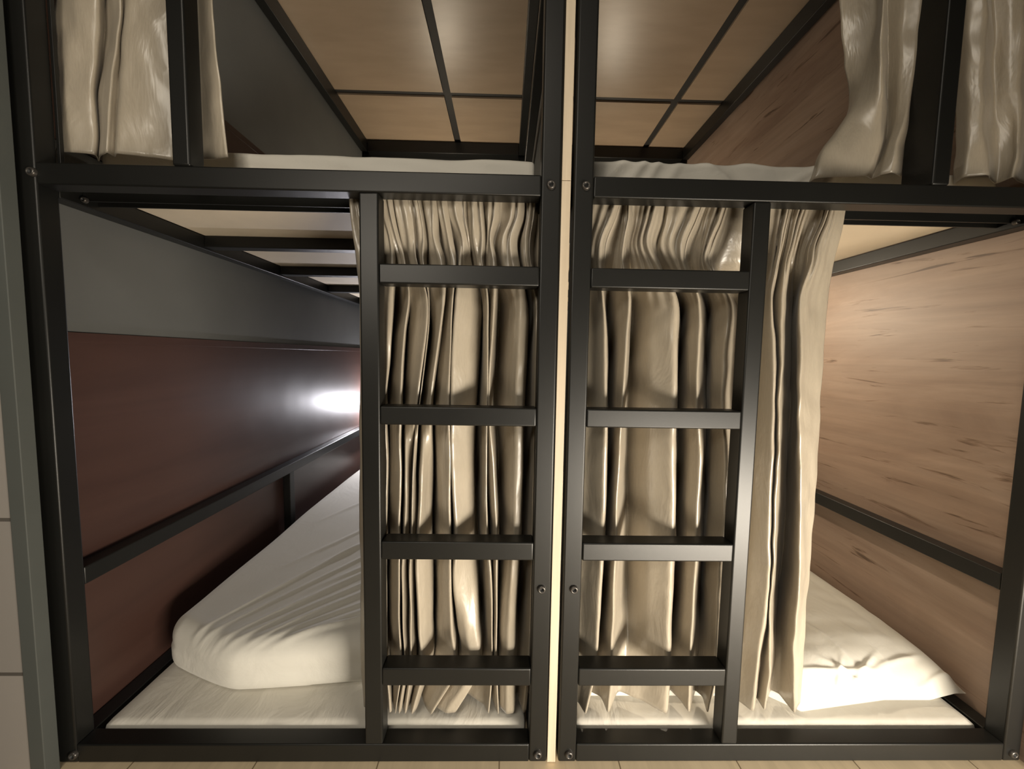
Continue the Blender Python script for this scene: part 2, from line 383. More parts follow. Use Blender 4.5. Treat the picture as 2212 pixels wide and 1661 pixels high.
# plan of the curtain folds: height, then (x, y) of each crest and hollow from left to right
FOLDS_LOWER_LEFT = [
  (0.4403, [(-0.4254,1.0662), (-0.4118,1.0587), (-0.3993,1.0601), (-0.4031,1.0900), (-0.3678,1.0662), (-0.3509,1.0587), (-0.3340,1.0601), (-0.3389,1.0832), (-0.3299,1.0662), (-0.3205,1.0587), (-0.3122,1.0601), (-0.3161,1.0900), (-0.3020,1.0662), (-0.2847,1.0587), (-0.2665,1.0601), (-0.2699,1.0832), (-0.2621,1.0662), (-0.2531,1.0587), (-0.2447,1.0601), (-0.2480,1.0900), (-0.2301,1.0662), (-0.2142,1.0587), (-0.1969,1.0601), (-0.1990,1.0821), (-0.1931,1.0662), (-0.1823,1.0587), (-0.1710,1.0601), (-0.1718,1.0855), (-0.1640,1.0662), (-0.1423,1.0587), (-0.1172,1.0601), (-0.1161,1.0877), (-0.1078,1.0662), (-0.0918,1.0587), (-0.0733,1.0601), (-0.0716,1.0900), (-0.0576,1.0662), (-0.0437,1.0587), (-0.0272,1.0601), (-0.0192,1.0900), (0.0109,1.0662), (0.0234,1.0587), (0.0389,1.0601), (0.0434,1.0900), (0.0533,1.0662), (0.0628,1.0587), (0.0751,1.0601), (0.0829,1.0900), (0.0998,1.0662), (0.1045,1.0587), (0.1113,1.0601)]),
  (0.3745, [(-0.4236,1.0692), (-0.4063,1.0595), (-0.3906,1.0613), (-0.3964,1.1000), (-0.3554,1.0692), (-0.3388,1.0595), (-0.3229,1.0613), (-0.3295,1.0883), (-0.3213,1.0692), (-0.3112,1.0595), (-0.3030,1.0613), (-0.3104,1.1000), (-0.2891,1.0692), (-0.2713,1.0595), (-0.2530,1.0613), (-0.2577,1.0912), (-0.2489,1.0692), (-0.2385,1.0595), (-0.2290,1.0613), (-0.2328,1.0941), (-0.2227,1.0692), (-0.2063,1.0595), (-0.1890,1.0613), (-0.1915,1.0941), (-0.1823,1.0692), (-0.1717,1.0595), (-0.1610,1.0613), (-0.1630,1.0912), (-0.1561,1.0692), (-0.1358,1.0595), (-0.1128,1.0613), (-0.1124,1.0971), (-0.1035,1.0692), (-0.0863,1.0595), (-0.0666,1.0613), (-0.0645,1.0971), (-0.0569,1.0692), (-0.0438,1.0595), (-0.0283,1.0613), (-0.0204,1.1000), (0.0101,1.0692), (0.0235,1.0595), (0.0402,1.0613), (0.0470,1.1000), (0.0528,1.0692), (0.0604,1.0595), (0.0705,1.0613), (0.0803,1.1000), (0.1017,1.0692), (0.1061,1.0595), (0.1130,1.0613)]),
  (0.3171, [(-0.4204,1.0795), (-0.4004,1.0652), (-0.3837,1.0678), (-0.3923,1.1250), (-0.3350,1.0795), (-0.3215,1.0652), (-0.3112,1.0678), (-0.3212,1.1077), (-0.3105,1.0795), (-0.3001,1.0652), (-0.2931,1.0678), (-0.3051,1.1250), (-0.2800,1.0795), (-0.2636,1.0652), (-0.2487,1.0678), (-0.2564,1.1120), (-0.2453,1.0795), (-0.2320,1.0652), (-0.2204,1.0678), (-0.2270,1.1120), (-0.2166,1.0795), (-0.2029,1.0652), (-0.1900,1.0678), (-0.1955,1.1250), (-0.1716,1.0795), (-0.1612,1.0652), (-0.1515,1.0678), (-0.1549,1.1250), (-0.1327,1.0795), (-0.1182,1.0652), (-0.1029,1.0678), (-0.1049,1.1033), (-0.1019,1.0795), (-0.0828,1.0652), (-0.0612,1.0678), (-0.0608,1.1142), (-0.0547,1.0795), (-0.0485,1.0652), (-0.0419,1.0678), (-0.0369,1.1250), (-0.0115,1.0795), (0.0051,1.0652), (0.0253,1.0678), (0.0312,1.1250), (0.0442,1.0795), (0.0518,1.0652), (0.0620,1.0678), (0.0751,1.1250), (0.1041,1.0795), (0.1081,1.0652), (0.1151,1.0678)]),
  (0.2593, [(-0.4159,1.0870), (-0.3919,1.0672), (-0.3732,1.0708), (-0.3910,1.1500), (-0.3357,1.0870), (-0.3177,1.0672), (-0.3043,1.0708), (-0.3209,1.1440), (-0.3025,1.1009), (-0.2904,1.0805), (-0.2771,1.0600), (-0.2934,1.1320), (-0.2849,1.1140), (-0.2641,1.0870), (-0.2409,1.0600), (-0.2533,1.1200), (-0.2496,1.1075), (-0.2359,1.0837), (-0.2207,1.0600), (-0.2335,1.1380), (-0.2235,1.1140), (-0.1995,1.0870), (-0.1724,1.0600), (-0.1815,1.1380), (-0.1726,1.1140), (-0.1573,1.0870), (-0.1400,1.0600), (-0.1467,1.1440), (-0.1299,1.0600), (-0.1166,1.0798), (-0.1001,1.1113), (-0.1001,1.1500), (-0.0847,1.1042), (-0.0756,1.0821), (-0.0652,1.0600), (-0.0674,1.1200), (-0.0662,1.1140), (-0.0497,1.0870), (-0.0307,1.0600), (-0.0282,1.1500), (-0.0106,1.0870), (0.0088,1.0672), (0.0326,1.0708), (0.0387,1.1500), (0.0477,1.0870), (0.0541,1.0672), (0.0634,1.0708), (0.0782,1.1500), (0.1062,1.0870), (0.1097,1.0672), (0.1169,1.0708)]),
  (0.1553, [(-0.4082,1.0960), (-0.3800,1.0696), (-0.3592,1.0744), (-0.4162,1.2640), (-0.3403,1.0960), (-0.3215,1.0696), (-0.3100,1.0744), (-0.3579,1.2640), (-0.2957,1.1211), (-0.2796,1.0905), (-0.2623,1.0600), (-0.2823,1.1480), (-0.2758,1.1320), (-0.2458,1.0960), (-0.2126,1.0600), (-0.2265,1.1360), (-0.2172,1.0884), (-0.2135,1.0742), (-0.2096,1.0600), (-0.2255,1.1520), (-0.2184,1.1320), (-0.1944,1.0960), (-0.1679,1.0600), (-0.1800,1.1480), (-0.1739,1.1255), (-0.1599,1.0927), (-0.1445,1.0600), (-0.1548,1.1520), (-0.1394,1.0600), (-0.1105,1.0864), (-0.0735,1.1284), (-0.0724,1.1600), (-0.0648,1.1102), (-0.0578,1.0851), (-0.0497,1.0600), (-0.0520,1.1400), (-0.0502,1.1189), (-0.0414,1.0895), (-0.0314,1.0600), (-0.0238,1.2640), (0.0195,1.0960), (0.0352,1.0696), (0.0553,1.0744), (0.0710,1.2640), (0.0777,1.0960), (0.0823,1.0696), (0.0907,1.0744), (0.1116,1.2640), (0.1095,1.0960), (0.1124,1.0696), (0.1198,1.0744)]),
  (0.0632, [(-0.4093,1.0960), (-0.3810,1.0696), (-0.3600,1.0744), (-0.4170,1.2640), (-0.3410,1.0960), (-0.3235,1.0696), (-0.3136,1.0744), (-0.3645,1.2640), (-0.3096,1.1233), (-0.2923,1.0916), (-0.2738,1.0600), (-0.3206,1.2640), (-0.2793,1.1320), (-0.2486,1.0960), (-0.2146,1.0600), (-0.2294,1.1400), (-0.2182,1.0884), (-0.2144,1.0742), (-0.2105,1.0600), (-0.2443,1.2572), (-0.2124,1.1298), (-0.1958,1.0949), (-0.1778,1.0600), (-0.1912,1.1560), (-0.1833,1.1320), (-0.1665,1.0960), (-0.1481,1.0600), (-0.1585,1.1440), (-0.1450,1.0600), (-0.1141,1.0864), (-0.0747,1.1284), (-0.0779,1.2436), (-0.0638,1.1102), (-0.0567,1.0851), (-0.0486,1.0600), (-0.0509,1.1400), (-0.0486,1.1080), (-0.0424,1.0840), (-0.0353,1.0600), (-0.0278,1.2640), (0.0189,1.0960), (0.0357,1.0696), (0.0571,1.0744), (0.0729,1.2640), (0.0797,1.0960), (0.0843,1.0696), (0.0927,1.0744), (0.1136,1.2640), (0.1117,1.0960), (0.1146,1.0696), (0.1220,1.0744)]),
  (-0.1381, [(-0.4117,1.0960), (-0.3831,1.0696), (-0.3619,1.0744), (-0.4184,1.2640), (-0.3410,1.0960), (-0.3309,1.0696), (-0.3301,1.0744), (-0.3845,1.2640), (-0.3328,1.1320), (-0.3099,1.0960), (-0.2852,1.0600), (-0.3320,1.2531), (-0.2931,1.1320), (-0.2684,1.0960), (-0.2413,1.0600), (-0.2579,1.1384), (-0.2471,1.0927), (-0.2415,1.0764), (-0.2356,1.0600), (-0.2734,1.2531), (-0.2401,1.1320), (-0.2218,1.0960), (-0.2020,1.0600), (-0.2350,1.2640), (-0.2025,1.1320), (-0.1786,1.0960), (-0.1522,1.0600), (-0.1631,1.1480), (-0.1481,1.0600), (-0.1216,1.0864), (-0.0880,1.1284), (-0.0919,1.2640), (-0.0586,1.0971), (-0.0547,1.0785), (-0.0503,1.0600), (-0.0527,1.1360), (-0.0510,1.0971), (-0.0473,1.0785), (-0.0430,1.0600), (-0.0355,1.2640), (0.0191,1.0960), (0.0329,1.0696), (0.0505,1.0744), (0.0672,1.2640), (0.0839,1.0960), (0.0886,1.0696), (0.0972,1.0744), (0.1181,1.2640), (0.1164,1.0960), (0.1193,1.0696), (0.1269,1.0744)]),
  (-0.3170, [(-0.4139,1.0960), (-0.3851,1.0696), (-0.3635,1.0744), (-0.4195,1.2640), (-0.3406,1.0960), (-0.3300,1.0696), (-0.3286,1.0744), (-0.3756,1.2436), (-0.3361,1.1320), (-0.3123,1.0960), (-0.2866,1.0600), (-0.3342,1.2572), (-0.2751,1.0600), (-0.2727,1.0826), (-0.2711,1.1169), (-0.2762,1.1440), (-0.2541,1.0600), (-0.2535,1.0772), (-0.2530,1.1009), (-0.2845,1.2640), (-0.2311,1.0600), (-0.2223,1.0864), (-0.2125,1.1284), (-0.2322,1.2640), (-0.1998,1.1320), (-0.1760,1.0960), (-0.1496,1.0600), (-0.1599,1.1416), (-0.1471,1.0600), (-0.1222,1.0864), (-0.0907,1.1284), (-0.0940,1.2640), (-0.0564,1.0949), (-0.0530,1.0775), (-0.0492,1.0600), (-0.0518,1.1400), (-0.0501,1.1233), (-0.0398,1.0916), (-0.0281,1.0600), (-0.0220,1.2640), (0.0195,1.0960), (0.0337,1.0696), (0.0518,1.0744), (0.0670,1.2640), (0.0811,1.0960), (0.0851,1.0696), (0.0925,1.0744), (0.1121,1.2640), (0.1118,1.0960), (0.1150,1.0696), (0.1226,1.0744)]),
  (-0.5143, [(-0.4162,1.0960), (-0.3872,1.0696), (-0.3653,1.0744), (-0.4215,1.2640), (-0.3431,1.0960), (-0.3332,1.0696), (-0.3327,1.0744), (-0.3868,1.2640), (-0.3333,1.1298), (-0.3127,1.0949), (-0.2906,1.0600), (-0.3387,1.2572), (-0.2789,1.0600), (-0.2776,1.0798), (-0.2768,1.1087), (-0.2856,1.1544), (-0.2588,1.0600), (-0.2576,1.0785), (-0.2568,1.1046), (-0.2661,1.1576), (-0.2397,1.0600), (-0.2280,1.0864), (-0.2145,1.1284), (-0.2348,1.2640), (-0.1925,1.1320), (-0.1715,1.0960), (-0.1482,1.0600), (-0.1736,1.2640), (-0.1344,1.0600), (-0.1137,1.0864), (-0.0877,1.1284), (-0.0905,1.2640), (-0.0520,1.0971), (-0.0481,1.0785), (-0.0436,1.0600), (-0.0476,1.2504), (-0.0352,1.1189), (-0.0261,1.0895), (-0.0158,1.0600), (-0.0113,1.2640), (0.0187,1.0960), (0.0321,1.0696), (0.0489,1.0744), (0.0637,1.2640), (0.0807,1.0960), (0.0849,1.0696), (0.0924,1.0744), (0.1113,1.2640), (0.1118,1.0960), (0.1152,1.0696), (0.1229,1.0744)]),
  (-0.6294, [(-0.4154,1.0960), (-0.3872,1.0696), (-0.3664,1.0744), (-0.4228,1.2640), (-0.3450,1.0960), (-0.3349,1.0696), (-0.3340,1.0744), (-0.3879,1.2640), (-0.3329,1.1263), (-0.3136,1.0932), (-0.2928,1.0600), (-0.3170,1.1608), (-0.2851,1.0600), (-0.2841,1.0791), (-0.2837,1.1064), (-0.3134,1.2395), (-0.2629,1.0600), (-0.2618,1.0785), (-0.2610,1.1046), (-0.2707,1.1600), (-0.2430,1.0600), (-0.2288,1.0864), (-0.2120,1.1284), (-0.2329,1.2640), (-0.1933,1.1320), (-0.1716,1.0960), (-0.1476,1.0600), (-0.1586,1.1600), (-0.1401,1.0600), (-0.1135,1.0864), (-0.0798,1.1284), (-0.0828,1.2640), (-0.0493,1.1145), (-0.0410,1.0873), (-0.0315,1.0600), (-0.0326,1.1520), (-0.0276,1.1071), (-0.0216,1.0836), (-0.0147,1.0600), (-0.0123,1.2640), (0.0117,1.0960), (0.0264,1.0696), (0.0445,1.0744), (0.0594,1.2640), (0.0809,1.0960), (0.0851,1.0696), (0.0927,1.0744), (0.1106,1.2640), (0.1099,1.0960), (0.1135,1.0696), (0.1212,1.0744)]),
  (-0.8051, [(-0.4175,1.0960), (-0.3891,1.0696), (-0.3680,1.0744), (-0.4243,1.2640), (-0.3463,1.0960), (-0.3361,1.0696), (-0.3352,1.0744), (-0.3888,1.2640), (-0.3332,1.1276), (-0.3133,1.0938), (-0.2919,1.0600), (-0.3360,1.2368), (-0.2832,1.0600), (-0.2823,1.0788), (-0.2818,1.1055), (-0.2922,1.1600), (-0.2627,1.0600), (-0.2610,1.0795), (-0.2598,1.1078), (-0.2890,1.2572), (-0.2367,1.0600), (-0.2251,1.0864), (-0.2117,1.1284), (-0.2331,1.2640), (-0.1951,1.1320), (-0.1681,1.0960), (-0.1380,1.0600), (-0.1593,1.2640), (-0.1294,1.0960), (-0.0995,1.0696), (-0.0673,1.0744), (-0.0732,1.2640), (-0.0400,1.1058), (-0.0340,1.0829), (-0.0270,1.0600), (-0.0276,1.1560), (-0.0215,1.0949), (-0.0185,1.0775), (-0.0150,1.0600), (-0.0158,1.2640), (0.0010,1.0960), (0.0191,1.0696), (0.0410,1.0744), (0.0548,1.2640), (0.0776,1.0960), (0.0821,1.0696), (0.0897,1.0744), (0.1072,1.2640), (0.1093,1.0960), (0.1130,1.0696), (0.1208,1.0744)]),
  (-0.9245, [(-0.4150,1.0915), (-0.3887,1.0684), (-0.3685,1.0726), (-0.3922,1.1650), (-0.3435,1.0915), (-0.3334,1.0684), (-0.3311,1.0726), (-0.3549,1.1650), (-0.3263,1.1173), (-0.3085,1.0886), (-0.2891,1.0600), (-0.3103,1.1545), (-0.2793,1.0600), (-0.2783,1.0751), (-0.2774,1.0958), (-0.2867,1.1440), (-0.2619,1.0600), (-0.2593,1.0778), (-0.2568,1.1038), (-0.2670,1.1650), (-0.2303,1.0600), (-0.2197,1.0831), (-0.2076,1.1199), (-0.2101,1.1615), (-0.1955,1.1230), (-0.1651,1.0915), (-0.1308,1.0600), (-0.1401,1.1650), (-0.1168,1.0915), (-0.0903,1.0684), (-0.0614,1.0726), (-0.0618,1.1650), (-0.0383,1.1001), (-0.0323,1.0800), (-0.0255,1.0600), (-0.0263,1.1370), (-0.0222,1.0963), (-0.0176,1.0781), (-0.0123,1.0600), (-0.0108,1.1650), (0.0039,1.0915), (0.0196,1.0684), (0.0386,1.0726), (0.0485,1.1650), (0.0729,1.0915), (0.0788,1.0684), (0.0876,1.0726), (0.0978,1.1650), (0.1070,1.0915), (0.1111,1.0684), (0.1188,1.0726)]),
  (-1.0520, [(-0.4054,1.0858), (-0.3787,1.0669), (-0.3556,1.0703), (-0.3739,1.1460), (-0.3337,1.0858), (-0.3240,1.0669), (-0.3202,1.0703), (-0.3349,1.1317), (-0.3162,1.0835), (-0.3108,1.0717), (-0.3051,1.0600), (-0.3227,1.1374), (-0.2952,1.0600), (-0.2943,1.0713), (-0.2933,1.0860), (-0.3019,1.1288), (-0.2798,1.0600), (-0.2769,1.0740), (-0.2740,1.0942), (-0.2800,1.1317), (-0.2578,1.0600), (-0.2513,1.0789), (-0.2444,1.1090), (-0.2462,1.1345), (-0.2357,1.1116), (-0.2191,1.0858), (-0.2006,1.0600), (-0.2133,1.1460), (-0.1897,1.0858), (-0.1604,1.0669), (-0.1291,1.0703), (-0.1196,1.1460), (-0.0490,1.0944), (-0.0425,1.0772), (-0.0349,1.0600), (-0.0335,1.1460), (-0.0134,1.0872), (-0.0099,1.0736), (-0.0056,1.0600), (-0.0045,1.1265), (-0.0002,1.0858), (0.0183,1.0669), (0.0407,1.0703), (0.0476,1.1460), (0.0638,1.0858), (0.0700,1.0669), (0.0788,1.0703), (0.0882,1.1460), (0.1024,1.0858), (0.1071,1.0669), (0.1147,1.0703)]),
]
FOLDS_LOWER_RIGHT = [
  (0.4334, [(0.2080,1.0832), (0.2412,1.0730), (0.3015,1.0560), (0.3215,1.0883), (0.3234,1.0781), (0.3239,1.0560), (0.3442,1.0873), (0.3735,1.0730), (0.4046,1.0560), (0.4350,1.0900), (0.4381,1.0730), (0.5237,1.0570), (0.5498,1.0900), (0.5559,1.0798), (0.5885,1.0587), (0.6183,1.0900), (0.7281,1.0764), (0.7586,1.0587), (0.7820,1.0798), (0.8021,1.0594), (0.8392,1.0900), (0.8662,1.0832), (0.8651,1.0560), (0.8993,1.0662), (0.9256,1.0713)]),
  (0.3758, [(0.1986,1.0912), (0.2316,1.0780), (0.2825,1.0560), (0.3137,1.0978), (0.3226,1.0846), (0.3249,1.0560), (0.3496,1.0965), (0.3651,1.0780), (0.3948,1.0560), (0.4341,1.1000), (0.4352,1.0780), (0.5018,1.0573), (0.5385,1.1000), (0.5448,1.0868), (0.5747,1.0595), (0.6119,1.1000), (0.7336,1.0824), (0.7505,1.0595), (0.7783,1.0868), (0.7868,1.0604), (0.8330,1.1000), (0.8602,1.0912), (0.8544,1.0560), (0.8950,1.0692), (0.9240,1.0758)]),
  (0.3152, [(0.1952,1.1120), (0.2239,1.0925), (0.2570,1.0600), (0.3072,1.1218), (0.3212,1.1022), (0.3172,1.0600), (0.3465,1.1198), (0.3597,1.0925), (0.3864,1.0600), (0.4283,1.1250), (0.4286,1.0925), (0.4819,1.0619), (0.5276,1.1250), (0.5445,1.1055), (0.5521,1.0652), (0.6136,1.1250), (0.7427,1.0990), (0.7487,1.0652), (0.7845,1.1055), (0.7766,1.0665), (0.8380,1.1250), (0.8522,1.1120), (0.8343,1.0600), (0.8918,1.0795), (0.9224,1.0893)]),
  (0.2657, [(0.1963,1.1320), (0.2216,1.1050), (0.2562,1.0600), (0.3076,1.1455), (0.3240,1.1185), (0.3154,1.0600), (0.3585,1.1428), (0.3792,1.1050), (0.4075,1.0600), (0.4569,1.1500), (0.4583,1.1050), (0.4822,1.0627), (0.5422,1.1500), (0.5534,1.1230), (0.5482,1.0672), (0.6222,1.1500), (0.7497,1.1140), (0.7432,1.0672), (0.7912,1.1230), (0.7703,1.0690), (0.8524,1.1500), (0.8634,1.1320), (0.8303,1.0600), (0.8915,1.0870), (0.9241,1.1005)]),
  (0.1672, [(0.2014,1.1600), (0.2541,1.1225), (0.2648,1.0600), (0.3245,1.2619), (0.3226,1.1413), (0.3377,1.0600), (0.4072,1.2555), (0.4121,1.1225), (0.4678,1.0600), (0.5665,1.2725), (0.5269,1.1225), (0.5302,1.0637), (0.6596,1.2725), (0.6089,1.1475), (0.6151,1.0700), (0.7627,1.2725), (0.7435,1.1350), (0.7322,1.0700), (0.7927,1.1475), (0.7684,1.0725), (0.9430,1.2725), (0.8773,1.1600), (0.8099,1.0600), (0.8825,1.0975), (0.9299,1.1162)]),
  (0.0473, [(0.1993,1.1600), (0.2531,1.1225), (0.2759,1.0600), (0.3342,1.2619), (0.3295,1.1413), (0.3348,1.0600), (0.4024,1.2555), (0.4173,1.1225), (0.4729,1.0600), (0.5710,1.2725), (0.5330,1.1225), (0.5342,1.0637), (0.6661,1.2725), (0.6156,1.1475), (0.6163,1.0700), (0.7643,1.2725), (0.7512,1.1350), (0.7506,1.0700), (0.8086,1.1475), (0.7729,1.0725), (0.9515,1.2725), (0.8842,1.1600), (0.8146,1.0600), (0.8916,1.0975), (0.9283,1.1162)]),
  (-0.1293, [(0.1987,1.1600), (0.2539,1.1225), (0.2849,1.0600), (0.3410,1.2619), (0.3285,1.1413), (0.3289,1.0600), (0.4025,1.2555), (0.4249,1.1225), (0.4796,1.0600), (0.5774,1.2725), (0.5420,1.1225), (0.5400,1.0637), (0.6757,1.2725), (0.6228,1.1475), (0.6194,1.0700), (0.7664,1.2725), (0.7593,1.1350), (0.7622,1.0700), (0.8205,1.1475), (0.7787,1.0725), (0.9602,1.2725), (0.8969,1.1600), (0.8261,1.0600), (0.8918,1.0975), (0.9303,1.1162)]),
  (-0.3101, [(0.2009,1.1600), (0.2497,1.1225), (0.2895,1.0600), (0.3457,1.2619), (0.3326,1.1413), (0.3244,1.0600), (0.4067,1.2555), (0.4302,1.1225), (0.4860,1.0600), (0.5833,1.2725), (0.5512,1.1225), (0.5603,1.0637), (0.6798,1.2725), (0.6328,1.1475), (0.6383,1.0700), (0.7772,1.2725), (0.7572,1.1350), (0.7667,1.0700), (0.8259,1.1475), (0.7846,1.0725), (0.9615,1.2725), (0.9047,1.1600), (0.8424,1.0600), (0.8987,1.0975), (0.9353,1.1162)]),
  (-0.5097, [(0.2036,1.1600), (0.2509,1.1225), (0.2910,1.0600), (0.3468,1.2619), (0.3321,1.1413), (0.3246,1.0600), (0.4145,1.2555), (0.4388,1.1225), (0.4928,1.0600), (0.5896,1.2725), (0.5562,1.1225), (0.5600,1.0637), (0.6849,1.2725), (0.6360,1.1475), (0.6439,1.0700), (0.7804,1.2725), (0.7630,1.1350), (0.7768,1.0700), (0.8348,1.1475), (0.7923,1.0725), (0.9677,1.2725), (0.9137,1.1600), (0.8544,1.0600), (0.9035,1.0975), (0.9388,1.1162)]),
  (-0.6260, [(0.2039,1.1600), (0.2494,1.1225), (0.2897,1.0600), (0.3443,1.2619), (0.3311,1.1413), (0.3212,1.0600), (0.4161,1.2555), (0.4438,1.1225), (0.4940,1.0600), (0.5911,1.2725), (0.5595,1.1225), (0.5617,1.0637), (0.6882,1.2725), (0.6344,1.1475), (0.6395,1.0700), (0.7785,1.2725), (0.7599,1.1350), (0.7796,1.0700), (0.8373,1.1475), (0.7929,1.0725), (0.9680,1.2725), (0.9167,1.1600), (0.8595,1.0600), (0.9087,1.0975), (0.9389,1.1162)]),
  (-0.7888, [(0.2054,1.1600), (0.2492,1.1225), (0.2836,1.0600), (0.3363,1.2619), (0.3264,1.1413), (0.3217,1.0600), (0.4224,1.2555), (0.4482,1.1225), (0.4945,1.0600), (0.5908,1.2725), (0.5599,1.1225), (0.5586,1.0637), (0.6881,1.2725), (0.6406,1.1475), (0.6401,1.0700), (0.7792,1.2725), (0.7582,1.1350), (0.7784,1.0700), (0.8385,1.1475), (0.7954,1.0725), (0.9617,1.2725), (0.9039,1.1600), (0.8596,1.0600), (0.9051,1.0975), (0.9370,1.1162)]),
  (-0.9246, [(0.2037,1.1440), (0.2462,1.1125), (0.2778,1.0600), (0.3064,1.1598), (0.3225,1.1282), (0.3242,1.0600), (0.3941,1.1566), (0.4478,1.1125), (0.4967,1.0600), (0.5456,1.1650), (0.5568,1.1125), (0.5578,1.0632), (0.6353,1.1650), (0.6354,1.1335), (0.6406,1.0684), (0.7197,1.1650), (0.7533,1.1230), (0.7654,1.0684), (0.8202,1.1335), (0.8045,1.0705), (0.8867,1.1650), (0.8942,1.1440), (0.8680,1.0600), (0.9046,1.0915), (0.9298,1.1073)]),
  (-1.0500, [(0.1960,1.1288), (0.2404,1.1030), (0.2516,1.0600), (0.2832,1.1417), (0.3122,1.1159), (0.3203,1.0600), (0.3709,1.1391), (0.4377,1.1030), (0.4956,1.0600), (0.5392,1.1460), (0.5553,1.1030), (0.5633,1.0626), (0.6197,1.1460), (0.6304,1.1202), (0.6170,1.0669), (0.6869,1.1460), (0.7335,1.1116), (0.7584,1.0669), (0.8003,1.1202), (0.7975,1.0686), (0.8623,1.1460), (0.8844,1.1288), (0.8797,1.0600), (0.9065,1.0858), (0.9250,1.0987)]),
]
FOLDS_UPPER_LEFT = [
  (1.2063, [(-1.1642,1.0850), (-1.0903,1.0760), (-1.0469,1.0880), (-1.0745,1.1300), (-1.0206,1.0940), (-0.9866,1.0748), (-1.0043,1.1000), (-0.9770,1.0790), (-0.9394,1.0880), (-0.8947,1.1060), (-0.8754,1.1300), (-0.8154,1.1000), (-0.7746,1.0820)]),
  (0.9165, [(-1.1773,1.0850), (-1.1090,1.0760), (-1.0644,1.0880), (-1.0916,1.1300), (-1.0373,1.0940), (-1.0007,1.0748), (-1.0159,1.1000), (-0.9885,1.0790), (-0.9522,1.0880), (-0.9061,1.1060), (-0.8823,1.1300), (-0.8217,1.1000), (-0.7769,1.0820)]),
  (0.8363, [(-1.1781,1.0850), (-1.1165,1.0760), (-1.0716,1.0880), (-1.1001,1.1300), (-1.0480,1.0940), (-1.0100,1.0748), (-1.0252,1.1000), (-0.9976,1.0790), (-0.9564,1.0880), (-0.9088,1.1060), (-0.8834,1.1300), (-0.8215,1.1000), (-0.7718,1.0820)]),
  (0.7202, [(-1.1813,1.0850), (-1.1487,1.0760), (-1.0870,1.0880), (-1.1207,1.1300), (-1.0716,1.0940), (-1.0331,1.0748), (-1.0390,1.1000), (-1.0112,1.0790), (-0.9625,1.0880), (-0.9131,1.1060), (-0.8848,1.1300), (-0.8215,1.1000), (-0.7632,1.0820)]),
  (0.6141, [(-1.1909,1.0850), (-1.1617,1.0760), (-1.0958,1.0880), (-1.1308,1.1300), (-1.0851,1.0940), (-1.0464,1.0748), (-1.0499,1.1000), (-1.0220,1.0790), (-0.9705,1.0880), (-0.9181,1.1060), (-0.8857,1.1300), (-0.8234,1.1000), (-0.7575,1.0820)]),
  (0.5173, [(-1.2011,1.0850), (-1.1742,1.0760), (-1.0993,1.0880), (-1.1354,1.1300), (-1.0946,1.0940), (-1.0593,1.0748), (-1.0615,1.1000), (-1.0347,1.0790), (-0.9755,1.0880), (-0.9215,1.1060), (-0.8874,1.1300), (-0.8262,1.1000), (-0.7514,1.0820)]),
]
FOLDS_UPPER_RIGHT = [
  (1.2764, [(0.9141,1.1634), (0.9859,1.1244), (0.9520,1.0698), (1.0206,1.1322), (1.0262,1.0932), (1.0563,1.0698), (1.1082,1.1088)]),
  (0.9790, [(0.9447,1.1634), (1.0120,1.1244), (0.9773,1.0698), (1.0460,1.1322), (1.0538,1.0932), (1.0815,1.0698), (1.1334,1.1088)]),
  (0.8612, [(0.9678,1.1634), (1.0026,1.1244), (0.9853,1.0698), (1.0552,1.1322), (1.0584,1.0932), (1.0816,1.0698), (1.1345,1.1088)]),
  (0.7413, [(0.9913,1.1634), (0.9785,1.1244), (0.9972,1.0698), (1.0699,1.1322), (1.0630,1.0932), (1.0805,1.0698), (1.1290,1.1088)]),
  (0.6562, [(0.9461,1.1556), (0.9324,1.1244), (1.0061,1.0737), (1.0657,1.1244), (1.0605,1.0932), (1.0657,1.0698), (1.1117,1.1010)]),
  (0.5947, [(0.8979,1.1478), (0.8847,1.1205), (1.0065,1.0776), (1.0541,1.1166), (1.0439,1.0893), (1.0497,1.0698), (1.0961,1.0932)]),
  (0.5141, [(0.8664,1.1400), (0.8611,1.1166), (0.9849,1.0854), (1.0203,1.1088), (1.0238,1.0854), (1.0392,1.0698), (1.0850,1.0854)]),
]
